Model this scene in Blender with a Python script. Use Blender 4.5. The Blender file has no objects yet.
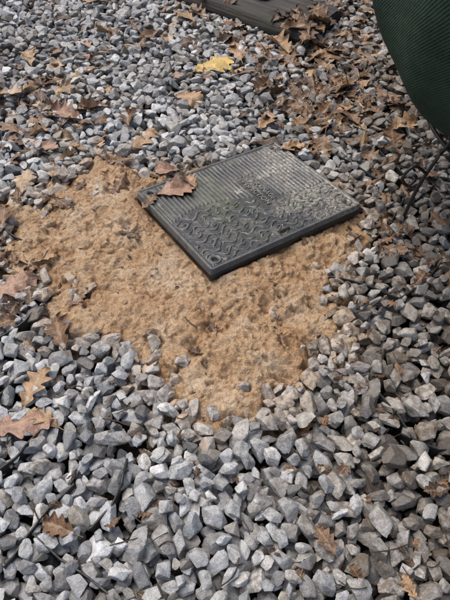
import bpy, math, random, time, bmesh
import numpy as np
from mathutils import Vector, Matrix
T0=time.time()
rng=np.random.default_rng(11); random.seed(5)
S=bpy.context.scene
PITCH=math.radians(50); sP,cP=math.sin(PITCH),math.cos(PITCH)
def gp(px,py,z=0.0):
    """position on the ground (height z) unprojected from image pixel coordinates through the camera"""
    u=(px-225)/577; t=(300-py)/577
    d=(1-z)/(sP-t*cP)
    return (u*d, d*(cP+t*sP))
# ---------------------------------------------------------------- helpers
def link(o): S.collection.objects.link(o); return o
def mesh_obj(name,verts,faces,mat=None,smooth=True,parent=None):
    me=bpy.data.meshes.new(name)
    me.from_pydata([tuple(v) for v in verts],[],faces); me.update()
    if smooth: me.polygons.foreach_set('use_smooth',[True]*len(me.polygons))
    o=bpy.data.objects.new(name,me); link(o)
    if mat: me.materials.append(mat)
    if parent: o.parent=parent
    return o
def np_mesh(name,V,F,smooth=True):
    me=bpy.data.meshes.new(name)
    k=F.shape[1]
    me.vertices.add(len(V)); me.vertices.foreach_set('co',V.astype(np.float32).ravel())
    me.loops.add(F.size); me.loops.foreach_set('vertex_index',F.astype(np.int32).ravel())
    me.polygons.add(len(F)); me.polygons.foreach_set('loop_start',np.arange(0,F.size,k,dtype=np.int32))
    me.polygons.foreach_set('loop_total',np.full(len(F),k,dtype=np.int32))
    me.update(calc_edges=True); me.validate()
    if smooth: me.polygons.foreach_set('use_smooth',np.ones(len(me.polygons),dtype=bool))
    return me
def fattr(me,name,arr,dom='POINT'):
    a=me.attributes.new(name,'FLOAT',dom); a.data.foreach_set('value',np.asarray(arr,dtype=np.float32).ravel())
def cattr(me,name,arr):
    a=me.attributes.new(name,'FLOAT_COLOR','POINT')
    c=np.ones((len(arr),4),dtype=np.float32); c[:,:3]=arr; a.data.foreach_set('color',c.ravel())
_tab=[rng.random((256,256)) for _ in range(8)]
def vn(x,y,s=0):
    t=_tab[s%8]; x=np.asarray(x)+s*17.3; y=np.asarray(y)+s*7.7
    xi=np.floor(x).astype(int); yi=np.floor(y).astype(int); fx=x-xi; fy=y-yi
    fx=fx*fx*(3-2*fx); fy=fy*fy*(3-2*fy)
    a=t[xi&255,yi&255]; b=t[(xi+1)&255,yi&255]; c=t[xi&255,(yi+1)&255]; d=t[(xi+1)&255,(yi+1)&255]
    return (a*(1-fx)+b*fx)*(1-fy)+(c*(1-fx)+d*fx)*fy
def fbm(x,y,o=4,s=0):
    r=0;a=.5;n=0
    for i in range(o):
        r=r+a*vn(x*2**i,y*2**i,s+i); n+=a; a*=.5
    return r/n
def sstep(a,b,x):
    t=np.clip((x-a)/(b-a),0,1); return t*t*(3-2*t)
def sdist(P,poly):
    P=np.asarray(P,float); d=np.full(len(P),1e9); ins=np.zeros(len(P),bool)
    n=len(poly)
    for i in range(n):
        a=np.array(poly[i]); b=np.array(poly[(i+1)%n]); ab=b-a
        t=np.clip(((P-a)@ab)/(ab@ab),0,1)
        d=np.minimum(d,np.linalg.norm(P-a-t[:,None]*ab,axis=1))
        c=((a[1]>P[:,1])!=(b[1]>P[:,1]))
        with np.errstate(divide='ignore',invalid='ignore'):
            xx=(b[0]-a[0])*(P[:,1]-a[1])/(b[1]-a[1]+1e-12)+a[0]
        ins^=(c&(P[:,0]<xx))
    return np.where(ins,d,-d)
# ---------------------------------------------------------------- node helper
class M:
    def __init__(s,name):
        s.m=bpy.data.materials.new(name); s.m.use_nodes=True; s.nt=s.m.node_tree
        s.b=s.nt.nodes['Principled BSDF']
    def n(s,t,**k):
        nd=s.nt.nodes.new(t)
        for a,v in k.items(): setattr(nd,a,v)
        return nd
    def l(s,a,b): s.nt.links.new(a,b)
    def noise(s,vec,scale,detail=4,rough=.6):
        nd=s.n('ShaderNodeTexNoise'); nd.inputs['Scale'].default_value=scale; nd.inputs['Detail'].default_value=detail; nd.inputs['Roughness'].default_value=rough
        if vec is not None: s.l(vec,nd.inputs['Vector'])
        return nd.outputs['Fac']
    def ramp(s,fac,stops):
        r=s.n('ShaderNodeValToRGB'); e=r.color_ramp.elements
        while len(e)<len(stops): e.new(.5)
        for i,(p,c) in enumerate(stops):
            e[i].position=p; e[i].color=(*c,1) if hasattr(c,'__len__') else (c,c,c,1)
        s.l(fac,r.inputs['Fac']); return r.outputs['Color']
    def mix(s,fac,a,b,mode='MIX'):
        r=s.n('ShaderNodeMix',data_type='RGBA',blend_type=mode)
        for k,v in ((0,fac),(6,a),(7,b)):
            if hasattr(v,'is_output'): s.l(v,r.inputs[k])
            elif k==0: r.inputs[k].default_value=v
            else: r.inputs[k].default_value=(*v,1)
        return r.outputs[2]
    def math(s,op,a,b=0.0):
        r=s.n('ShaderNodeMath',operation=op)
        for i,v in enumerate((a,b)):
            if hasattr(v,'is_output'): s.l(v,r.inputs[i])
            else: r.inputs[i].default_value=v
        return r.outputs[0]
    def bump(s,h,dist,strength=1.0,prev=None):
        r=s.n('ShaderNodeBump'); r.inputs['Distance'].default_value=dist; r.inputs['Strength'].default_value=strength
        s.l(h,r.inputs['Height'])
        if prev is not None: s.l(prev,r.inputs['Normal'])
        return r.outputs['Normal']
    def attr(s,name,t='GEOMETRY'):
        return s.n('ShaderNodeAttribute',attribute_name=name,attribute_type=t)
    def obj(s): return s.n('ShaderNodeTexCoord').outputs['Object']
    def set(s,k,v):
        if hasattr(v,'is_output'): s.l(v,s.b.inputs[k])
        else: s.b.inputs[k].default_value=v if not (isinstance(v,tuple) and len(v)==3) else (*v,1)
# ---------------------------------------------------------------- materials
def mat_stone():
    m=M('limestone_gravel'); o=m.obj()
    tint=m.attr('tint','INSTANCER').outputs['Fac']; warm=m.attr('warm','INSTANCER').outputs['Fac']; dirt_shade=m.attr('dirt_shade','INSTANCER').outputs['Fac']; pulp=m.attr('pulp','INSTANCER').outputs['Fac']
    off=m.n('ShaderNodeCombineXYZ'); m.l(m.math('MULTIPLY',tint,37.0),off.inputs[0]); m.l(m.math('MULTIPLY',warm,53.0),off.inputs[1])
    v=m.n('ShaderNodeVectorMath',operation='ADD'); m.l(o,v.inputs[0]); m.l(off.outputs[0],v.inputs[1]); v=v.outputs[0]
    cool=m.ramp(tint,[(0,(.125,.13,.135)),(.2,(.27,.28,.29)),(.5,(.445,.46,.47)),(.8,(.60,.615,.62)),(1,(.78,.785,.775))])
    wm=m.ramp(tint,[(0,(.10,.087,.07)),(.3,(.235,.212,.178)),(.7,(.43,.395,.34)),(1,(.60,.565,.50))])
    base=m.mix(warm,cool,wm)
    n1=m.noise(v,75,4,.7)
    base=m.mix(1.0,base,m.ramp(n1,[(.3,.60),(.5,.96),(.7,1.18)]),'MULTIPLY')
    n2=m.noise(v,520,2,.7)
    base=m.mix(1.0,base,m.ramp(n2,[(.36,.70),(.6,1.1)]),'MULTIPLY')
    df=m.math('MULTIPLY',dirt_shade,m.ramp(n1,[(.42,1.),(.60,0.)]))  # brown blotches: dirt, heavier where the right-side shade is painted in
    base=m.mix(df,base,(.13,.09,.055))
    pf=m.math('MULTIPLY',pulp,m.ramp(n1,[(.42,0.),(.54,.9)]))
    base=m.mix(pf,base,(.52,.36,.21))
    m.set('Base Color',base)
    m.set('Roughness',m.ramp(n1,[(.35,.27),(.65,.62)]))
    m.set('Specular IOR Level',.5)
    b=m.bump(m.noise(v,170,4,.7),.003,.75)
    m.set('Normal',b); return m.m
def mat_soil():
    m=M('wet_soil'); o=m.obj()
    c=m.ramp(m.noise(o,9,6,.7),[(.3,(.012,.010,.008)),(.6,(.035,.026,.018)),(.8,(.07,.05,.032))])
    m.set('Base Color',c); m.set('Roughness',.85)
    m.set('Normal',m.bump(m.noise(o,120,4,.7),.01,1)); return m.m
def mat_sludge():
    m=M('wet_tan_pulp'); o=m.obj()
    n1=m.noise(o,11,4,.65); n2=m.noise(o,85,5,.8); n3=m.noise(o,300,3,.75)
    c=m.ramp(n1,[(.32,(.66,.39,.19)),(.5,(.82,.57,.335)),(.68,(.90,.73,.53))])
    c2=m.ramp(n2,[(.28,(.36,.26,.19)),(.42,(.86,.80,.74)),(.72,(1.10,1.10,1.10))])
    c=m.mix(1.0,c,c2,'MULTIPLY')
    c=m.mix(m.ramp(n3,[(.32,.85),(.43,0.)]),c,(.22,.12,.06))
    c=m.mix(m.ramp(n3,[(.58,0.),(.68,.75)]),c,(.90,.82,.70))
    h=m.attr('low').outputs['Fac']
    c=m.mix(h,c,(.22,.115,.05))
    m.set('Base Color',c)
    m.set('Roughness',m.ramp(n2,[(.35,.14),(.65,.40)])); m.set('Specular IOR Level',.7)
    b=m.bump(n2,.010,.9); b=m.bump(n3,.004,1.0,b)
    m.set('Normal',b); return m.m
def mat_leaf():
    m=M('dead_oak_leaf'); col=m.attr('lcol').outputs['Color']; o=m.obj()
    vein=m.attr('vein').outputs['Fac']
    c=m.mix(1.0,col,m.ramp(m.noise(o,60,4,.65),[(.3,.5),(.65,1.2)]),'MULTIPLY')
    c=m.mix(m.ramp(m.noise(o,190,2,.6),[(.62,0.),(.75,.7)]),c,(.05,.03,.018))
    c=m.mix(m.math('MULTIPLY',vein,.4),c,(.50,.36,.22))
    m.set('Base Color',c); m.set('Roughness',.42); m.set('Specular IOR Level',.45)
    m.set('Normal',m.bump(vein,.0012,.8,m.bump(m.noise(o,150,3,.6),.0025,.8))); return m.m
def mat_lid():
    m=M('black_plastic_cover'); o=m.obj()
    mud=m.attr('mud').outputs['Fac']; alg=m.attr('algae').outputs['Fac']; h=m.attr('worn').outputs['Fac']
    c=m.ramp(m.noise(o,45,4,.7),[(.3,(.008,.009,.009)),(.7,(.028,.029,.029))])
    c=m.mix(m.math('MULTIPLY',h,.8),c,(.14,.142,.137))
    c=m.mix(m.math('MULTIPLY',alg,.55),c,(.09,.105,.035))
    n=m.noise(o,110,4,.8)
    mm=m.math('MULTIPLY',mud,m.ramp(n,[(.42,.0),(.60,.95)]))
    c=m.mix(mm,c,(.46,.42,.35))
    c=m.mix(m.ramp(m.noise(o,420,2,.6),[(.65,0.),(.71,.85)]),c,(.34,.30,.23))
    m.set('Base Color',c)
    m.set('Roughness',m.ramp(m.noise(o,20,4,.75),[(.38,.12),(.62,.50)])); m.set('Specular IOR Level',.7)
    m.set('Normal',m.bump(n,.0018,.5)); return m.m
def mat_fabric():
    m=M('green_woven_fabric'); uv=m.n('ShaderNodeTexCoord').outputs['UV']
    sx=m.n('ShaderNodeSeparateXYZ'); m.l(uv,sx.inputs[0])
    a=m.math('SINE',m.math('MULTIPLY',sx.outputs[0],2*math.pi*420)); b=m.math('SINE',m.math('MULTIPLY',sx.outputs[1],2*math.pi*210))
    w=m.math('MULTIPLY',a,b)
    c=m.ramp(m.math('ADD',m.math('MULTIPLY',w,.5),.5),[(0,(.022,.045,.030)),(1,(.045,.085,.058))])
    c=m.mix(1.0,c,m.ramp(m.noise(m.obj(),7,5,.65),[(.3,.55),(.7,1.25)]),'MULTIPLY')
    m.set('Base Color',c); m.set('Roughness',.85); m.set('Specular IOR Level',.2)
    m.set('Normal',m.bump(w,.002,.6,m.bump(m.noise(m.obj(),14,3,.6),.03,.5))); return m.m
def mat_plain(name,c1,c2,rough,sc=80,bd=.001):
    m=M(name); o=m.obj()
    m.set('Base Color',m.ramp(m.noise(o,sc,4,.65),[(.3,c1),(.7,c2)])); m.set('Roughness',rough)
    m.set('Normal',m.bump(m.noise(o,sc*3,3,.6),bd,.8)); return m.m
def mat_wood():
    m=M('weathered_timber'); o=m.obj()
    mp=m.n('ShaderNodeMapping'); mp.inputs['Scale'].default_value=(2.5,45,45); m.l(o,mp.inputs[0])
    n=m.noise(mp.outputs[0],1.6,6,.65)
    c=m.ramp(n,[(.3,(.012,.010,.009)),(.5,(.045,.038,.032)),(.72,(.11,.095,.08))])
    c=m.mix(m.ramp(m.noise(o,11,4,.7),[(.5,0.),(.66,.6)]),c,(.032,.038,.018))
    m.set('Base Color',c); m.set('Roughness',.7); m.set('Normal',m.bump(n,.012,1)); return m.m
MS,MSO,MSL,ML,MLID,MF,MW=mat_stone(),mat_soil(),mat_sludge(),mat_leaf(),mat_lid(),mat_fabric(),mat_wood()
MBLK=mat_plain('black_plastic',(.008,.008,.008),(.03,.03,.028),.5)
MIRON=mat_plain('wrought_iron',(.008,.008,.008),(.035,.028,.022),.45,60,.001)
MTW=mat_plain('twig_bark',(.03,.018,.01),(.10,.065,.04),.8,120,.001)
MLETT=mat_plain('worn_lettering',(.04,.04,.037),(.38,.36,.31),.5,110,.0005)
# ---------------------------------------------------------------- ground
GZ=-.054
n=60; e=np.linspace(-1,1,n); ex=np.sign(e)*np.abs(e)**3*60
X,Y=np.meshgrid(ex,ex+1.2); Z=GZ-.004+0*X
V=np.stack([X.ravel(),Y.ravel(),Z.ravel()],1)
i=np.arange(n*n).reshape(n,n); F=np.stack([i[:-1,:-1],i[:-1,1:],i[1:,1:],i[1:,:-1]],-1).reshape(-1,4)
o=link(bpy.data.objects.new('ground',np_mesh('ground',V,F))); o.data.materials.append(MSO)
# ---------------------------------------------------------------- lid frame
B=np.array([-.0300,.8760,.056]); L=np.array([-.2360,1.190,.034]); R=np.array([.3460,1.126,.036])
ax=(R-B); LA=.452; ax/=np.linalg.norm(ax)
bx=(L-B); bx-=ax*(bx@ax); bx/=np.linalg.norm(bx); LB=.362
nz=np.cross(ax,bx)
LM=Matrix(((ax[0],bx[0],nz[0],B[0]),(ax[1],bx[1],nz[1],B[1]),(ax[2],bx[2],nz[2],B[2]),(0,0,0,1)))
lidq=[(B+ax*u*LA+bx*v*LB) for u,v in ((0,0),(1,0),(1,1),(0,1))]
lidpoly=[tuple(p[:2]) for p in lidq]
def lidz(x,y): return B[2]-(nz[0]*(x-B[0])+nz[1]*(y-B[1]))/nz[2]
# ---------------------------------------------------------------- sludge heightfield
SP=[(-4,238),(8,208),(38,186),(66,170),(100,158),(128,160),(150,178),(200,172),(270,175),(330,188),(366,222),(372,252),(356,285),(346,318),(328,345),(316,384),(290,414),(262,434),(232,424),(200,416),(168,400),(136,388),(100,356),(66,324),(34,290),(4,266)]
SP=[gp(*p) for p in SP]
x0,x1,y0,y1,r=-.85,.75,.45,1.85,.002
xs=np.arange(x0,x1,r); ys=np.arange(y0,y1,r)
SX,SY=np.meshgrid(xs,ys,indexing='ij')
sd=sdist(np.stack([SX.ravel(),SY.ravel()],1),SP).reshape(SX.shape)
sd=sd+.17*(fbm(SX*9,SY*9,3,1)-.5)+.06*(fbm(SX*35,SY*35,2,3)-.5)
base=-.034+.036*sstep(-.03,.05,sd)+.020*sstep(.03,.2,sd)
base=base+.045*(fbm(SX*11,SY*11,4,2)-.5)*sstep(-.02,.08,sd)
wx=SX+.02*(fbm(SX*25,SY*25,2,5)-.5); wy=SY+.02*(fbm(SX*25+9,SY*25+4,2,6)-.5)
H=base+.008*(np.abs(fbm(wx*38,wy*38,3,1)-.5)*2*1.6)
def caps(N,rmin,rmax,hf,seedpow=1.5):
    cx=rng.uniform(x0+.06,x1-.06,N); cy=rng.uniform(y0+.06,y1-.06,N)
    rr=rmin+(rmax-rmin)*rng.random(N)**seedpow
    src=H.copy()
    for a,b,c in zip(cx,cy,rr):
        ia=int((a-x0)/r); ib=int((b-y0)/r); k=int(c/r)+1
        if sd[ia,ib]<-.03: continue
        sl=(slice(ia-k,ia+k+1),slice(ib-k,ib+k+1))
        e=rng.uniform(.35,1); th=rng.uniform(0,3.14); dx=SX[sl]-a; dy=SY[sl]-b
        u=(dx*math.cos(th)+dy*math.sin(th))/c; v=(-dx*math.sin(th)+dy*math.cos(th))/(c*e)
        gx_,gy_=rng.normal(0,.25,2)
        q=1-u*u-v*v
        hh=src[ia,ib]-c*.15+np.sqrt(np.clip(q,0,1))*c*hf+dx*gx_+dy*gy_
        H[sl]=np.where(q>0,np.maximum(H[sl],hh),H[sl])
caps(900,.008,.024,.26); caps(3500,.004,.011,.5); caps(10000,.002,.005,.85)
H+= .0055*(fbm(wx*95,wy*95,4,5)-.5)
HL=[(213,330,.020,.022),(193,350,.015,.016),(284,344,.014,.016),(90,250,.012,.014),(250,388,.013,.012),(128,232,.018,.016),(255,322,.010,.012)]
for (px,py,rad,dep) in HL:
    cx,cy=gp(px,py); dd=np.hypot(SX-cx,SY-cy)+.03*(fbm(SX*60,SY*60,3,4)-.5)
    H-=dep*np.exp(-(dd/rad)**2)
H-= .007*sstep(.58,.72,fbm(wx*28,wy*28,3,6))
lz=lidz(SX,SY)-.030; lsd=sdist(np.stack([SX.ravel(),SY.ravel()],1),lidpoly).reshape(SX.shape)
lim=np.where(lsd>-.006,lz-.001,lz+.006+np.clip(-lsd-.006,0,1)*.8)
H=np.minimum(H,lim)
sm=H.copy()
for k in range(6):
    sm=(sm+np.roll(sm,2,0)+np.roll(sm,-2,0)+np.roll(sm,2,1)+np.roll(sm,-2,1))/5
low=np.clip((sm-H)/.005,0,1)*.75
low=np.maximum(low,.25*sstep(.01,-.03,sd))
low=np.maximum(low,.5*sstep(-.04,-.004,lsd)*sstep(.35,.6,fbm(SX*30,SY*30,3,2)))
keep=H>-.05; keep&=sd>-.055
idx=-np.ones(SX.shape,int); idx[keep]=np.arange(keep.sum())
V=np.stack([SX[keep],SY[keep],H[keep]],1)
q=np.stack([idx[:-1,:-1],idx[1:,:-1],idx[1:,1:],idx[:-1,1:]],-1).reshape(-1,4); q=q[(q>=0).all(1)]
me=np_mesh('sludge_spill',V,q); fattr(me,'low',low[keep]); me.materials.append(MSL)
link(bpy.data.objects.new('sludge_spill',me))
print('sludge',time.time()-T0)
# ---------------------------------------------------------------- gravel variants
bm=bmesh.new(); bmesh.ops.create_icosphere(bm,subdivisions=4,radius=1); 
ID=np.array([v.co[:] for v in bm.verts]); IF=np.array([[v.index for v in f.verts] for f in bm.faces]); bm.free()
ID/=np.linalg.norm(ID,axis=1)[:,None]
NV=280; pc=bpy.data.collections.new('gravel_stones'); var=[]
sizes=np.sort(np.clip(rng.lognormal(math.log(.0148),.25,NV),.0060,.0225))
for k in range(NV):
    npl=rng.integers(8,13)
    N=rng.normal(size=(npl,3)); N/=np.linalg.norm(N,axis=1)[:,None]
    for it in range(12):
        D=N[:,None]-N[None]; d=np.linalg.norm(D,axis=2)+1e-6; N+=.06*(D/d[...,None]**3*(d[...,None]>1e-5)).sum(1)/npl*3; N/=np.linalg.norm(N,axis=1)[:,None]
    N+=rng.normal(size=N.shape)*.16; N/=np.linalg.norm(N,axis=1)[:,None]
    d=rng.uniform(.62,1.0,npl)
    dots=np.clip(ID@N.T,0,None)/d
    p=50; rad=(dots**p).sum(1)**(-1/p); rad=np.clip(rad,.3,1.4)
    nn=vn(ID[:,0]*2.5+k*3.1,ID[:,1]*2.5+ID[:,2]*1.7,k)-.5; n2=vn(ID[:,0]*7+k,ID[:,2]*7+ID[:,1]*5,k+1)-.5
    rad=rad*(1+.06*nn+.03*n2)
    s=sizes[k]; A=np.diag([s*rng.uniform(.98,1.2),s*rng.uniform(.66,.95),s*rng.uniform(.42,.72)])
    th=rng.uniform(0,6.283); tx,ty=rng.normal(0,.36,2)
    Rm=np.array(Matrix.Rotation(th,3,'Z')@Matrix.Rotation(tx,3,'X')@Matrix.Rotation(ty,3,'Y'))
    A=Rm@A; P=(ID*rad[:,None])@A.T
    me=np_mesh('stone_%03d'%k,P,IF); me.materials.append(MS); me.set_sharp_from_angle(angle=math.radians(32))
    ob=bpy.data.objects.new('stone_%03d'%k,me); pc.objects.link(ob)
    NN=N@np.linalg.inv(A)
    ext=int(np.abs(P[:,:2]).max()/.004)+1
    gx=np.arange(-ext,ext+1)*.004; GX,GY=np.meshgrid(gx,gx,indexing='ij')
    num=(d[:,None,None]-NN[:,0,None,None]*GX-NN[:,1,None,None]*GY)/NN[:,2,None,None]
    top=np.where(NN[:,2,None,None]>0,num,1e9).min(0); bot=np.where(NN[:,2,None,None]<0,num,-1e9).max(0)
    ok=(top>bot)&(np.hypot(GX,GY)<s*1.4)
    top=np.minimum(top,P[:,2].max()); bot=np.maximum(bot,P[:,2].min())
    var.append((ext,np.where(ok,top,-9),np.where(ok,-bot,-9)))
print('variants',time.time()-T0)
# ---------------------------------------------------------------- deposition
g=.004; ax0,ax1,ay0,ay1=-1.55,1.6,-.2,3.1
NX=int((ax1-ax0)/g); NY=int((ay1-ay0)/g)
HM=np.full((NX,NY),GZ)
cxs=ax0+np.arange(NX)*g; cys=ay0+np.arange(NY)*g
ii=np.where((cxs>x0+.01)&(cxs<x1-.01))[0]; jj=np.where((cys>y0+.01)&(cys<y1-.01))[0]
si=((cxs[ii]-x0)/r).astype(int); sj=((cys[jj]-y0)/r).astype(int)
sub=np.where(keep,H,-9)[np.ix_(si,sj)]
HM[np.ix_(ii,jj)]=np.maximum(HM[np.ix_(ii,jj)],sub)
SD=np.full((NX,NY),-9.); SD[np.ix_(ii,jj)]=sd[np.ix_(si,sj)]
lid_in=np.full((NX,NY),-9.); lid_in[np.ix_(ii,jj)]=lsd[np.ix_(si,sj)]
NST=51000; pts=[];vid=[];cel=[]
bxs=rng.uniform(ax0+.05,ax1-.05,NST); bys=rng.uniform(ay0+.05,ay1-.05,NST)
uu=rng.random(NST)
for s in range(NST):
    x,y=bxs[s],bys[s]
    t=uu[s]; t=t**(1.0+.5*min(1,max(0,(x-.0)/.4))) if y<1.3 else t**1.2
    k=min(NV-1,int(t*NV)); 
    ext,top,nb=var[k]
    best=None
    for c in range(6):
        xx=x+(rng.random()-.5)*.07; yy=y+(rng.random()-.5)*.07
        ia=int(round((xx-ax0)/g)); ib=int(round((yy-ay0)/g))
        if ia-ext<0 or ib-ext<0 or ia+ext+1>NX or ib+ext+1>NY: continue
        if lid_in[ia,ib]>-sizes[k]*.85: continue
        q=SD[ia,ib]
        if q>0.004 and rng.random()>.006+.36*math.exp(-q/.016): continue
        z=(HM[ia-ext:ia+ext+1,ib-ext:ib+ext+1]+nb).max()
        if best is None or z<best[0]: best=(z,ia,ib)
    if best is None: continue
    z,ia,ib=best
    if z>.022: continue
    z-=.0025
    if SD[ia,ib]>-.01: z-=.007
    sl=(slice(ia-ext,ia+ext+1),slice(ib-ext,ib+ext+1))
    HM[sl]=np.maximum(HM[sl],top+z)
    pts.append((ax0+ia*g,ay0+ib*g,z)); vid.append(k); cel.append((ia,ib))
kp=[]
for j,((ia,ib),k,p) in enumerate(zip(cel,vid,pts)):
    ext,top,nb=var[k]
    kp.append((top+p[2]>HM[ia-ext:ia+ext+1,ib-ext:ib+ext+1]-.004).sum()>=2)
kp=np.array(kp)
sdc=np.array([SD[c] for c in cel])[kp]
pts=np.array(pts)[kp]; vid=np.array(vid)[kp]; NP=len(pts)
out=HM[SD<-.05]
print('stones',len(kp),NP,'median top',np.median(out),'p95',np.percentile(out,95),time.time()-T0)
me=bpy.data.meshes.new('gravel'); me.vertices.add(NP); me.vertices.foreach_set('co',pts.astype(np.float32).ravel())
a=me.attributes.new('idx','INT','POINT'); a.data.foreach_set('value',vid.astype(np.int32))
px_,py_=pts[:,0],pts[:,1]
tint=rng.normal(.61,.21,NP)+.25*(fbm(px_*3,py_*3,2,1)-.5)
right_shade=sstep(-.02,.45,px_+.25*(fbm(px_*4,py_*4,2,2)-.5)-.10*(py_-.6))  # right-side shade painted into the stone colours, along with browner dirt
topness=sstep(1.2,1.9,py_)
warm=np.clip(.14+.60*right_shade*(1-.3*topness)+.16*topness+rng.normal(0,.2,NP),0,1)
tint=np.clip(tint-.22*right_shade-.04*topness,0,1)
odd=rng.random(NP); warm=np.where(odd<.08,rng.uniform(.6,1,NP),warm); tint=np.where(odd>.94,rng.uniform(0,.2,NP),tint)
dirt_shade=np.clip(.14+.38*right_shade+.35*sstep(-.06,.0,sdc)+.2*topness+rng.normal(0,.2,NP),0,1)  # soil on the stones, plus the painted shade on the right
pulp=np.clip(sstep(-.05,.01,sdc)*rng.uniform(.0,.95,NP),0,1)
fattr(me,'tint',tint); fattr(me,'warm',warm); fattr(me,'dirt_shade',dirt_shade); fattr(me,'pulp',pulp)
grav=link(bpy.data.objects.new('gravel',me))
ng=bpy.data.node_groups.new('gravel_scatter','GeometryNodeTree')
ng.interface.new_socket('Geometry',in_out='INPUT',socket_type='NodeSocketGeometry'); ng.interface.new_socket('Geometry',in_out='OUTPUT',socket_type='NodeSocketGeometry')
gi=ng.nodes.new('NodeGroupInput'); go=ng.nodes.new('NodeGroupOutput')
ci=ng.nodes.new('GeometryNodeCollectionInfo'); ci.inputs['Collection'].default_value=pc; ci.inputs['Separate Children'].default_value=True; ci.inputs['Reset Children'].default_value=True
ip=ng.nodes.new('GeometryNodeInstanceOnPoints'); ip.inputs['Pick Instance'].default_value=True
na=ng.nodes.new('GeometryNodeInputNamedAttribute'); na.data_type='INT'; na.inputs['Name'].default_value='idx'
ng.links.new(gi.outputs[0],ip.inputs['Points']); ng.links.new(ci.outputs[0],ip.inputs['Instance'])
ng.links.new(na.outputs['Attribute'],ip.inputs['Instance Index']); ng.links.new(ip.outputs[0],go.inputs[0])
md=grav.modifiers.new('scatter','NODES'); md.node_group=ng
def Hat(x,y,rad=.02,pct=85):
    ia=int((x-ax0)/g); ib=int((y-ay0)/g); k=max(1,int(rad/g))
    if ia-k<0 or ib-k<0 or ia+k>=NX or ib+k>=NY: return 0
    return float(np.percentile(HM[ia-k:ia+k+1,ib-k:ib+k+1],pct))
def Hv(x,y):
    return HM[np.clip(((x-ax0)/g).astype(int),0,NX-1),np.clip(((y-ay0)/g).astype(int),0,NY-1)]
# ---------------------------------------------------------------- drain cover
lid=link(bpy.data.objects.new('drain_cover',None)); lid.matrix_world=LM
gr=.0010; na_,nb_=int(LA/gr),int(LB/gr)
a=np.linspace(0,LA,na_); b=np.linspace(0,LB,nb_); GA,GB=np.meshgrid(a,b,indexing='ij')
ed=np.minimum(np.minimum(GA,LA-GA),np.minimum(GB,LB-GB))
h=np.zeros_like(GA)
ua,ub=GA/LA,GB/LB
def ridge(ph,w=.5):
    c=np.cos(2*np.pi*ph); return sstep(-.25+w*.2,.45+w*.2,c)
ribs=ridge(GA/.0115)
bound=.46+.12*np.sin(ua*5+.4)
zone=sstep(-.004,.004,(ub-bound))
wv=GB/.0215+.36*np.sin(2*np.pi*GA/.050+1.5*np.floor(GB/.043))+.25*np.sin(2*np.pi*GA/.19)
worm=ridge(wv,1.0)
gap=sstep(-.85,-.6,np.sin(2*np.pi*(GA/.066+.37*np.floor(wv))))
worm*=gap
pat=ribs*zone+worm*(1-zone)
sep=sstep(.004,.008,np.abs(ub-bound)*LB) ; pat*=sep
lp=(np.abs(GA-.60*LA)<.030)&(np.abs(GB-.52*LB)<.075)
pat=np.where(lp,0,pat)
inner=sstep(.012,.015,ed)
pat*=.45+.55*sstep(.35,.5,fbm(GA*25,GB*25,3,6))
h=.0024*pat*inner+ .0020*(1-sstep(.007,.010,ed))
for (ca,cb) in ((.028,.028),(LA-.028,.028),(LA-.028,LB-.028),(.028,LB-.028)):
    dd=np.hypot(GA-ca,GB-cb)
    h=np.where(dd<.015,.0008,h); h=np.where(np.abs(dd-.0125)<.002,.0024,h)
    h=np.where(dd<.0075,-.009,h); 
sl=(np.abs(GA-.5*LA)<.018)&(np.abs(GB-.024)<.005); h=np.where(sl,-.008,h)
worn=np.clip(h/.0024,0,1)*(.2+.8*fbm(GA*60,GB*60,3,2))
rad_=.002; h=h-np.where(ed<rad_,(rad_-np.sqrt(np.clip(rad_**2-(rad_-ed)**2,0,1))),0)
border=(ed<1e-6); h=np.where(border,-.020,h)
RC=.009; QA=np.clip(GA,RC,LA-RC); QB=np.clip(GB,RC,LB-RC); dA,dB=GA-QA,GB-QB; dl=np.hypot(dA,dB); linf=np.maximum(np.abs(dA),np.abs(dB))
f=np.where(dl>1e-9,linf/np.maximum(dl,1e-9),1); cor=(np.abs(dA)>0)&(np.abs(dB)>0)
PA=np.where(cor,QA+dA*f,GA); PB=np.where(cor,QB+dB*f,GB)
V=np.stack([PA.ravel(),PB.ravel(),h.ravel()],1); i=np.arange(na_*nb_).reshape(na_,nb_)
F=np.stack([i[:-1,:-1],i[1:,:-1],i[1:,1:],i[:-1,1:]],-1).reshape(-1,4)
me=np_mesh('cover_plate',V,F)
n1=fbm(GA*14,GB*14,4,1); n2=fbm(GA*45,GB*45,3,3)
lowm=1-np.clip(h/.0024,0,1)
mud=(sstep(.45,1.05,ua+.8*(n1-.5))*(.35+.65*lowm)*.8+ .25*lowm*sstep(.5,.68,n2))*sstep(.3,.6,n1+.12)
mud=np.clip(mud+.7*sstep(.06,.0,np.abs(ub-.60-.3*(ua-.5)+.1*(n1-.5)))*sstep(.35,.5,ua)*sstep(.3,.55,n2),0,1)
alg=np.exp(-((ua-.36)/.14)**2-((ub-.62-.2*(ua-.36))/.30)**2)*sstep(.3,.6,n2+.05)*.9+.3*sstep(.62,.75,n1)
fattr(me,'mud',mud.ravel()); fattr(me,'algae',np.clip(alg,0,1).ravel()); fattr(me,'worn',worn.ravel()); me.materials.append(MLID)
o=link(bpy.data.objects.new('cover_plate',me)); o.parent=lid
def rrect(w0,w1,v0,v1,rc,z,n=6):
    P=[]
    for (cx,cy,a0) in ((w1-rc,v1-rc,0),(w0+rc,v1-rc,90),(w0+rc,v0+rc,180),(w1-rc,v0+rc,270)):
        for k in range(n+1):
            t=math.radians(a0+90*k/n); P.append((cx+rc*math.cos(t),cy+rc*math.sin(t),z))
    return P
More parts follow.
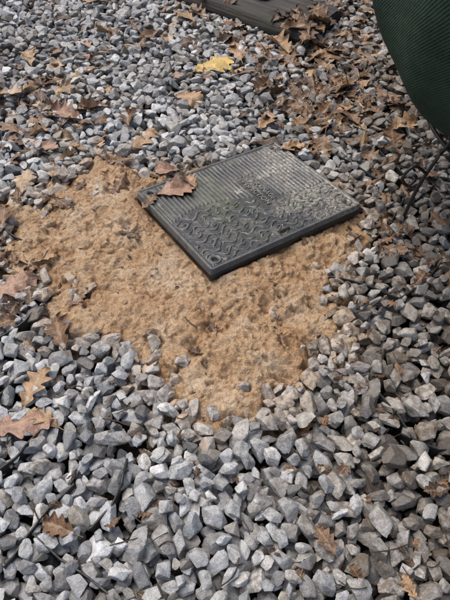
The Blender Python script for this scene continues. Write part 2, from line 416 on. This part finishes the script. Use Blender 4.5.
rings=[rrect(.003,LA-.003,.003,LB-.003,.008,-.013),rrect(-.001,LA+.001,-.001,LB+.001,.010,-.014),rrect(-.002,LA+.002,-.002,LB+.002,.010,-.016),rrect(-.002,LA+.002,-.002,LB+.002,.010,-.028),rrect(.004,LA-.004,.004,LB-.004,.008,-.031)]
V=[p for rg in rings for p in rg]; m_=len(rings[0]); F=[]
for k in range(len(rings)-1):
    for j in range(m_): F.append((k*m_+j,(k+1)*m_+j,(k+1)*m_+(j+1)%m_,k*m_+(j+1)%m_))
F.append(tuple(range(m_))); F.append(tuple(range((len(rings)-1)*m_,len(rings)*m_))[::-1])
mesh_obj('cover_frame',V,F,MBLK,False,lid)
for (ca,cb) in ((.028,.028),(LA-.028,.028),(LA-.028,LB-.028),(.028,LB-.028)):
    V=[(ca+.005*math.cos(t*math.pi/6),cb+.005*math.sin(t*math.pi/6),zz) for zz in (-.009,-.005) for t in range(12)]
    F=[(j,(j+1)%12,12+(j+1)%12,12+j) for j in range(12)]+[tuple(range(12,24))]
    mesh_obj('screw',V,F,MIRON,False,lid)
for row,(txt,sz) in enumerate((('INSPECTION',.021),('DRAINAGE',.0195))):
    cu=bpy.data.curves.new('emboss','FONT'); cu.body=txt; cu.size=sz; cu.extrude=.0010; cu.bevel_depth=.0002; cu.align_x='CENTER'
    t=bpy.data.objects.new('embossed_lettering',cu); link(t)
    dg=bpy.context.evaluated_depsgraph_get(); me=bpy.data.meshes.new_from_object(t.evaluated_get(dg)); bpy.data.objects.remove(t)
    me.materials.clear(); me.materials.append(MLETT)
    t=link(bpy.data.objects.new('embossed_lettering',me)); t.parent=lid
    t.location=(.60*LA-.020+(0.0,.024)[row],.52*LB,.0010); t.rotation_euler=(0,0,math.radians(-90))
# ---------------------------------------------------------------- leaves
def leaf(length,curl,seed,lobes=4.0,wid=.30):
    rr=np.random.default_rng(seed); nl,nw=44,10
    t=np.linspace(0,1,nl)
    ph=rr.uniform(0,.4); dep=rr.uniform(.16,.30)
    W=[]
    for sgn in (-1,1):
        env=np.sin(np.pi*np.clip(t,0,1)**.85)**.7*(.45+.75*t)
        lob=(1-dep)+dep*np.cos(2*np.pi*(lobes*t+ph+.12*sgn))
        w=wid*1.12*env*lob*(1+.10*(vn(t*9+seed%97,t*0+sgn,3)-.5)); W.append(np.clip(np.nan_to_num(w),.004,1))
    c1,c2,c3=np.clip(rr.normal(0,.8,3),-1.3,1.3); bend=rr.normal(0,.25)
    P=[];VE=[]
    for i_,tt in enumerate(t):
        for j in range(nw+1):
            s=(j/nw)*2-1
            w=(W[0] if s<0 else W[1])[i_]
            x=s*w; y=tt+abs(s)*w*.38-.10*abs(s)*tt
            z=curl*(.25*abs(s)**1.5*w*2.2*(.6+c1)+ .30*c2*(tt-.5)**2+.035*math.sin(9*tt+c3*3+s*2)+.10*c3*s*tt)
            z+= -.012*math.exp(-(s*w/.03)**2)
            x+=bend*(tt-.3)**2*.5
            P.append((x*length,(y-.5)*length,z*length))
            side=abs(s)*w; k=((tt-side*.6)*8.0)%1.0
            VE.append(max(math.exp(-(s*w/.012)**2),.7*math.exp(-(((k-.5))/.09)**2)))
    F=[]
    for i_ in range(nl-1):
        for j in range(nw):
            a_=i_*(nw+1)+j; F.append((a_,a_+1,a_+nw+2,a_+nw+1))
    b0=len(P); 
    for k in range(6):
        tt=-k/5*.20
        for q in range(4):
            an=q*math.pi/2; rr_=.012-.002*k/5
            P.append(((rr_*math.cos(an)+bend*.045)*length,(tt-.49)*length,(rr_*math.sin(an)-.010)*length)); VE.append(.4)
    for k in range(5):
        for q in range(4):
            F.append((b0+k*4+q,b0+k*4+(q+1)%4,b0+(k+1)*4+(q+1)%4,b0+(k+1)*4+q))
    return np.array(P),np.array(F),np.array(VE)
def place(P,x,y,z,yaw,tilt=(0,0),flip=False):
    Mx=Matrix.Rotation(tilt[0],3,'X')@Matrix.Rotation(tilt[1],3,'Y')@Matrix.Rotation(yaw,3,'Z')
    if flip: P=P*np.array([1,1,-1])
    return P@np.array(Mx).T+np.array([x,y,z])
def rest(Q,pct=88,gap=.001):
    d=Hv(Q[:,0],Q[:,1])-Q[:,2]
    Q[:,2]+=np.percentile(d,pct)+gap
    return Q
TX,TY=np.meshgrid(cxs,cys,indexing='ij')
HM=np.where(lid_in>0,np.maximum(HM,lidz(TX,TY)+.003),HM)
p0=np.array(gp(302,50)); p1=np.array(gp(170,2)); dr=(p1-p0)/np.linalg.norm(p1-p0); nr=np.array([-dr[1],dr[0]]); 
if nr[1]<0: nr=-nr
tw,th_=.26,.10
la=(TX-p0[0])*dr[0]+(TY-p0[1])*dr[1]; lb=(TX-p0[0])*nr[0]+(TY-p0[1])*nr[1]
HM=np.where((la>0)&(la<1.5)&(lb>0)&(lb<tw),np.maximum(HM,.062),HM)
def leaf_object(name,px,py,lenpx,yawdeg,col,curl=1,seed=0,tilt=(0,0),zg=.012,wid=.32,pct=88):
    x,y=gp(px,py,zg); d=(1)/(sP-(300-py)/577*cP); ln=lenpx*1.12/577*d
    P,F,ve=leaf(ln,curl,seed,wid=wid)
    Q=rest(place(P,x,y,.02,math.radians(yawdeg),tilt),pct)
    me=np_mesh(name,Q,F); cattr(me,'lcol',np.tile(col,(len(Q),1))); fattr(me,'vein',ve); me.materials.append(ML)
    return link(bpy.data.objects.new(name,me))
TAN=(.40,.25,.135); PINK=(.36,.21,.145); BRN=(.19,.105,.055); YEL=(.64,.44,.12); DK=(.085,.05,.032); PALE=(.50,.36,.23)
LV=[(177,191,38,-70,PINK,.7,dict(zg=.035,tilt=(.05,.03),wid=.36,pct=80)),(190,182,22,30,TAN,.8,dict(zg=.035,wid=.36,pct=80)),
(36,388,46,-15,TAN,.7,{}),(24,425,60,-75,PINK,.6,{}),(44,420,36,60,TAN,.8,{}),
(14,290,50,-60,PINK,.6,{}),(213,68,40,-50,YEL,.5,dict(wid=.48)),(238,54,32,10,TAN,1,{}),(280,46,34,30,TAN,1,{}),
(15,98,40,-80,PALE,.7,{}),(66,118,36,60,PINK,.8,{}),(24,184,36,5,PALE,.9,{}),(145,142,38,-30,TAN,.8,{}),(128,122,24,10,BRN,1,{}),
(190,102,30,-120,TAN,1,{}),(60,336,42,25,BRN,.8,{}),(5,222,38,0,BRN,.9,{}),(92,110,30,100,BRN,.8,{}),(120,160,28,70,BRN,1,{}),
(300,112,34,60,BRN,1,{}),(268,124,30,-40,TAN,1,{}),(306,48,30,-20,BRN,1,{}),(325,58,30,80,TAN,1,{}),(262,88,28,150,BRN,1,{}),
(220,4,30,60,PINK,1,{}),(95,3,26,90,TAN,1,{}),(40,88,28,120,BRN,1,{}),(130,236,28,40,DK,.8,dict(pct=70)),(166,172,26,100,PINK,.8,{}),(212,328,16,200,DK,1,dict(pct=60)),(196,352,16,80,DK,1,dict(pct=60)),(282,344,18,10,BRN,1,dict(pct=60)),
(60,530,36,70,BRN,.6,{}),(325,543,30,30,BRN,.7,{}),(408,588,24,20,TAN,1.2,{}),(436,492,26,100,DK,.8,{}),(350,120,30,20,BRN,1,{}),
(385,100,34,200,BRN,1,{}),(402,128,32,-60,TAN,1,{}),(345,90,32,130,TAN,1,{}),(185,20,28,40,TAN,1,{}),(150,36,24,140,BRN,1,{}),(292,150,26,-80,TAN,1,{}),(320,145,30,30,BRN,1,{}),
(10,130,32,50,BRN,.8,{}),(45,150,30,-110,PINK,.8,{}),(30,60,28,20,TAN,.9,{}),(6,326,30,110,BRN,.8,{}),(76,300,22,-50,BRN,.8,dict(pct=75)),(150,210,22,-30,BRN,.8,dict(pct=75)),(60,205,22,70,TAN,.8,dict(pct=75)),(110,180,24,20,TAN,.8,{})]
for i_,(px,py,ln,yw,c,cu,kw) in enumerate(LV):
    leaf_object('oak_leaf',px,py,ln,yw,c,cu,seed=i_+3,**kw)
PP=[];FF=[];CC=[];VV=[];nb=0
def litter(N,cx,cy,sx,sy,lmin,lmax,cols):
    global nb
    for _ in range(N):
        px=rng.normal(cx,sx); py=rng.normal(cy,sy)
        if py<-30: continue
        x,y=gp(px,py)
        if not(ax0+.1<x<ax1-.1 and ay0+.1<y<ay1-.1): continue
        if sdist(np.array([[x,y]]),lidpoly)[0]>-.015: continue
        ln=rng.uniform(lmin,lmax); P,F,ve=leaf(ln,rng.uniform(.5,1.3),int(rng.integers(1e6)),wid=rng.uniform(.26,.42))
        Q=rest(place(P,x,y,0,rng.uniform(0,6.28),rng.normal(0,.22,2),rng.random()<.5),72,0)
        c=np.array(cols[rng.integers(len(cols))])*rng.uniform(.6,1.25)
        PP.append(Q);FF.append(F+nb);CC.append(np.tile(c,(len(Q),1)));VV.append(ve); nb+=len(Q)
litter(110,335,115,42,28,.05,.10,[BRN,DK,TAN,BRN,DK])
litter(110,340,45,60,34,.06,.11,[BRN,TAN,DK,(.25,.14,.07)])
litter(60,210,50,90,40,.04,.09,[BRN,TAN,DK,PINK])
litter(85,50,115,55,45,.04,.09,[BRN,TAN,DK,PALE])
litter(20,20,290,18,30,.04,.07,[BRN,TAN,DK])
litter(20,60,400,60,120,.015,.035,[BRN,DK])
litter(50,350,430,60,110,.012,.035,[BRN,DK,BRN])
litter(55,405,220,28,60,.03,.07,[BRN,DK,BRN])
litter(130,180,290,90,60,.005,.016,[DK,DK,DK,BRN])
litter(80,200,-10,260,15,.05,.1,[BRN,TAN,DK])
me=np_mesh('leaf_litter',np.concatenate(PP),np.concatenate(FF)); cattr(me,'lcol',np.concatenate(CC)); fattr(me,'vein',np.concatenate(VV)); me.materials.append(ML)
link(bpy.data.objects.new('leaf_litter',me))
# ---------------------------------------------------------------- tubes
def tube(pts,rad,n=8):
    P=[];F=[];pts=[Vector(p) for p in pts]
    for k,p in enumerate(pts):
        d=(pts[min(k+1,len(pts)-1)]-pts[max(k-1,0)]).normalized(); up=Vector((0,0,1)) if abs(d.z)<.9 else Vector((1,0,0))
        s=d.cross(up).normalized(); u=s.cross(d); rr=rad[k] if hasattr(rad,'__len__') else rad
        for q in range(n): P.append(p+(s*math.cos(6.2832*q/n)+u*math.sin(6.2832*q/n))*rr)
    for k in range(len(pts)-1):
        for q in range(n): F.append((k*n+q,k*n+(q+1)%n,(k+1)*n+(q+1)%n,(k+1)*n+q))
    F.append(tuple(range(n))[::-1]); F.append(tuple(range((len(pts)-1)*n,len(pts)*n)))
    return P,F
V=[];F=[]
for k in range(60):
    px,py=rng.uniform(0,450),rng.uniform(-10,600); x,y=gp(px,py)
    if sdist(np.array([[x,y]]),lidpoly)[0]>-.02: continue
    if sdist(np.array([[x,y]]),SP)[0]>0 and rng.random()<.8: continue
    ln=rng.uniform(.02,.07); th=rng.uniform(0,6.28); z=Hat(x,y,.015,85)+.002; c=rng.normal(0,.005)
    P,f=tube([(x+math.cos(th)*ln*(t-.5)-math.sin(th)*c*math.sin(3.14*t),y+math.sin(th)*ln*(t-.5)+math.cos(th)*c*math.sin(3.14*t),z+rng.normal(0,.001)) for t in np.linspace(0,1,6)],rng.uniform(.0006,.0014),5)
    F+=[tuple(q+len(V) for q in ff) for ff in f]; V+=P
mesh_obj('twigs',V,F,MTW)
# ---------------------------------------------------------------- gravel grid strips
V=[];F=[]
LINES=[[(-20,357),(10,338),(28,326),(46,308)],[(-20,412),(5,398),(24,383)],[(-15,490),(18,462),(36,445),(52,425)],[(8,572),(30,540),(52,512),(76,488)],[(38,540),(62,562),(92,582),(120,605)],
[(128,462),(124,490),(112,512),(92,532)],[(328,280),(352,286),(378,296),(398,304)],[(372,245),(390,226),(402,206),(408,186)],[(296,146),(330,160),(352,170),(378,186)],[(-10,232),(8,236),(24,246)],[(378,400),(396,420),(410,442)],[(10,215),(-10,200)],
[(398,304),(420,290),(440,268)],[(408,186),(388,168),(376,150)],[(240,128),(262,136),(284,142)],[(410,442),(436,452),(460,455)]]
for ln in LINES:
    pts2=[]
    for a_,b_ in zip(ln[:-1],ln[1:]):
        for t in (0,.34,.67): pts2.append((a_[0]+(b_[0]-a_[0])*t,a_[1]+(b_[1]-a_[1])*t))
    pts2.append(ln[-1]); C=[Vector((*gp(*p),0)) for p in pts2]
    zr=[Hat(p.x,p.y,.014,82)+.001 for p in C]; zr=[(zr[max(k-1,0)]+zr[k]*2+zr[min(k+1,len(zr)-1)])/4 for k in range(len(zr))]
    b0=len(V)
    for k,p in enumerate(C):
        d=(C[min(k+1,len(C)-1)]-C[max(k-1,0)]).normalized(); s=Vector((-d.y,d.x,0))*.0018
        zt=zr[k]
        for (sg,zz) in ((-1,-.05),(-1,zt-.001),(-.6,zt),(.6,zt),(1,zt-.001),(1,-.05)): V.append((p.x+s.x*sg,p.y+s.y*sg,zz))
    for k in range(len(C)-1):
        for q in range(5): F.append((b0+k*6+q,b0+k*6+q+1,b0+(k+1)*6+q+1,b0+(k+1)*6+q))
    F.append(tuple(b0+q for q in range(6))); F.append(tuple(b0+(len(C)-1)*6+q for q in range(6))[::-1])
mesh_obj('gravel_grid',V,F,MBLK,False)
# ---------------------------------------------------------------- timber sleeper
NLn,prof=70,[]
w,hh=tw,th_
for k in range(48):
    t=k/48*2*math.pi; cx,cy=math.cos(t),math.sin(t); m_=(abs(cx)**7+abs(cy)**7)**(-1/7); prof.append((cx*m_*w/2+w/2,cy*m_*hh/2+hh/2-.04))
V=[];F=[]
for k in range(NLn):
    s=k/(NLn-1)*1.5
    for j,(a_,b_) in enumerate(prof):
        n_=float(fbm(np.array(s*3+j*.02),np.array(j*.9),3,2))-.5; e_=.012 if 0<k<NLn-1 else 0
        sc=1-(.04 if k in(0,NLn-1) else 0)
        V.append((s+.01*(float(vn(np.array(j*.7),np.array(1.)))-.5)*(k==0),(a_-w/2)*sc+w/2+e_*n_,(b_-hh/2+.04)*sc+hh/2-.04+e_*n_*1.3))
for k in range(NLn-1):
    for j in range(48): F.append((k*48+j,k*48+(j+1)%48,(k+1)*48+(j+1)%48,(k+1)*48+j))
F.append(tuple(range(48))); F.append(tuple(range((NLn-1)*48,NLn*48))[::-1])
tb=mesh_obj('timber_sleeper',V,F,MW,True)
tb.matrix_world=Matrix(((dr[0],nr[0],0,p0[0]),(dr[1],nr[1],0,p0[1]),(0,0,1,0),(0,0,0,1)))
# ---------------------------------------------------------------- green sack on iron stand
BX,BY,BZ=.880,1.245,.572
bag=link(bpy.data.objects.new('garden_sack',None)); bag.location=(BX,BY,BZ)
nu,nvv=160,90; V=[];F=[]
for i_ in range(nvv+1):
    ph=-math.pi/2+math.pi*i_/nvv
    for j in range(nu):
        th=2*math.pi*j/nu
        cr=abs(math.cos(ph))**.75; sz=math.copysign(abs(math.sin(ph))**.9,math.sin(ph))
        fold=.014*math.sin(th*7+ph*2)+.009*math.sin(th*13-ph*3)+.02*math.sin(th*2+1)
        rr=(.55+fold)*cr*(1+.08*math.sin(ph))
        V.append((rr*math.cos(th),rr*math.sin(th),.44*sz))
for i_ in range(nvv):
    for j in range(nu): F.append((i_*nu+j,i_*nu+(j+1)%nu,(i_+1)*nu+(j+1)%nu,(i_+1)*nu+j))
sk=mesh_obj('sack_body',V,F,MF,True,bag)
uvl=sk.data.uv_layers.new(name='UVMap')
for p in sk.data.polygons:
    ks=list(p.loop_indices)
    i_,j=divmod(p.index,nu)
    for l_,(du,dv) in zip(ks,((0,0),(1,0),(1,1),(0,1))): uvl.data[l_].uv=((j+du)/nu,(i_+dv)/nvv)
P,f=tube([(0,0,.40),(0,0,.47),(.01,0,.53),(.02,.01,.6)],[.12,.05,.045,.10],20); mesh_obj('sack_neck',P,f,MF,True,bag)
stand=link(bpy.data.objects.new('plant_stand',None))
def wire(name,pts,rad=.0045):
    pts=[Vector(p) for p in pts]; out=[]
    ext=[pts[0]*2-pts[1]]+pts+[pts[-1]*2-pts[-2]]
    for k in range(1,len(ext)-2):
        for t in np.linspace(0,1,8,endpoint=False):
            t=float(t); a_,b_,c_,d_=ext[k-1],ext[k],ext[k+1],ext[k+2]
            out.append(.5*((2*b_)+(c_-a_)*t+(2*a_-5*b_+4*c_-d_)*t*t+(3*b_-a_-3*c_+d_)*t**3))
    out.append(pts[-1]); P,f=tube(out,rad,10); mesh_obj(name,P,f,MIRON,True,stand)
for an in (198,285,15,105):
    c,s=math.cos(math.radians(an)),math.sin(math.radians(an))
    def q(rd,z): return (BX+rd*c,BY+rd*s,z)
    wire('leg',[q(.45,-.03),q(.44,.06),q(.42,.14),q(.38,.22),q(.32,.26)])
    wire('scroll',[q(.42,.14),q(.46,.17),q(.485,.145),q(.465,.115),q(.445,.13),q(.455,.145)],.0038)
wire('ring',[(BX+.38*math.cos(t),BY+.38*math.sin(t),.20) for t in np.linspace(0,2*math.pi,25)],.005)
# ---------------------------------------------------------------- light, world, camera
el,az=math.radians(62),math.radians(-46)
w=bpy.data.worlds.new('World'); S.world=w; w.use_nodes=True; nt=w.node_tree
sky=nt.nodes.new('ShaderNodeTexSky'); sky.sky_type='NISHITA'; sky.sun_disc=False; sky.sun_elevation=el; sky.sun_rotation=az; sky.air_density=1.0; sky.dust_density=5.0; sky.ozone_density=.5
bg=nt.nodes['Background']; nt.links.new(sky.outputs[0],bg.inputs[0]); bg.inputs[1].default_value=.15
sun=bpy.data.lights.new('sun','SUN'); sun.energy=1.75; sun.angle=math.radians(55); sun.color=(1,.965,.92)
so=link(bpy.data.objects.new('sun',sun)); dv=Vector((math.sin(az)*math.cos(el),math.cos(az)*math.cos(el),math.sin(el)))
so.rotation_euler=dv.to_track_quat('Z','Y').to_euler(); so.location=dv*10
cam=bpy.data.cameras.new('camera'); cam.sensor_fit='VERTICAL'; cam.sensor_height=24; cam.lens=12/.52; cam.clip_start=.01; cam.clip_end=500
co=link(bpy.data.objects.new('camera',cam)); co.location=(0,0,1); co.rotation_euler=(math.radians(40),0,0); S.camera=co
S.view_settings.view_transform='Standard'; S.view_settings.look='None'; S.view_settings.exposure=0
print('done',time.time()-T0)
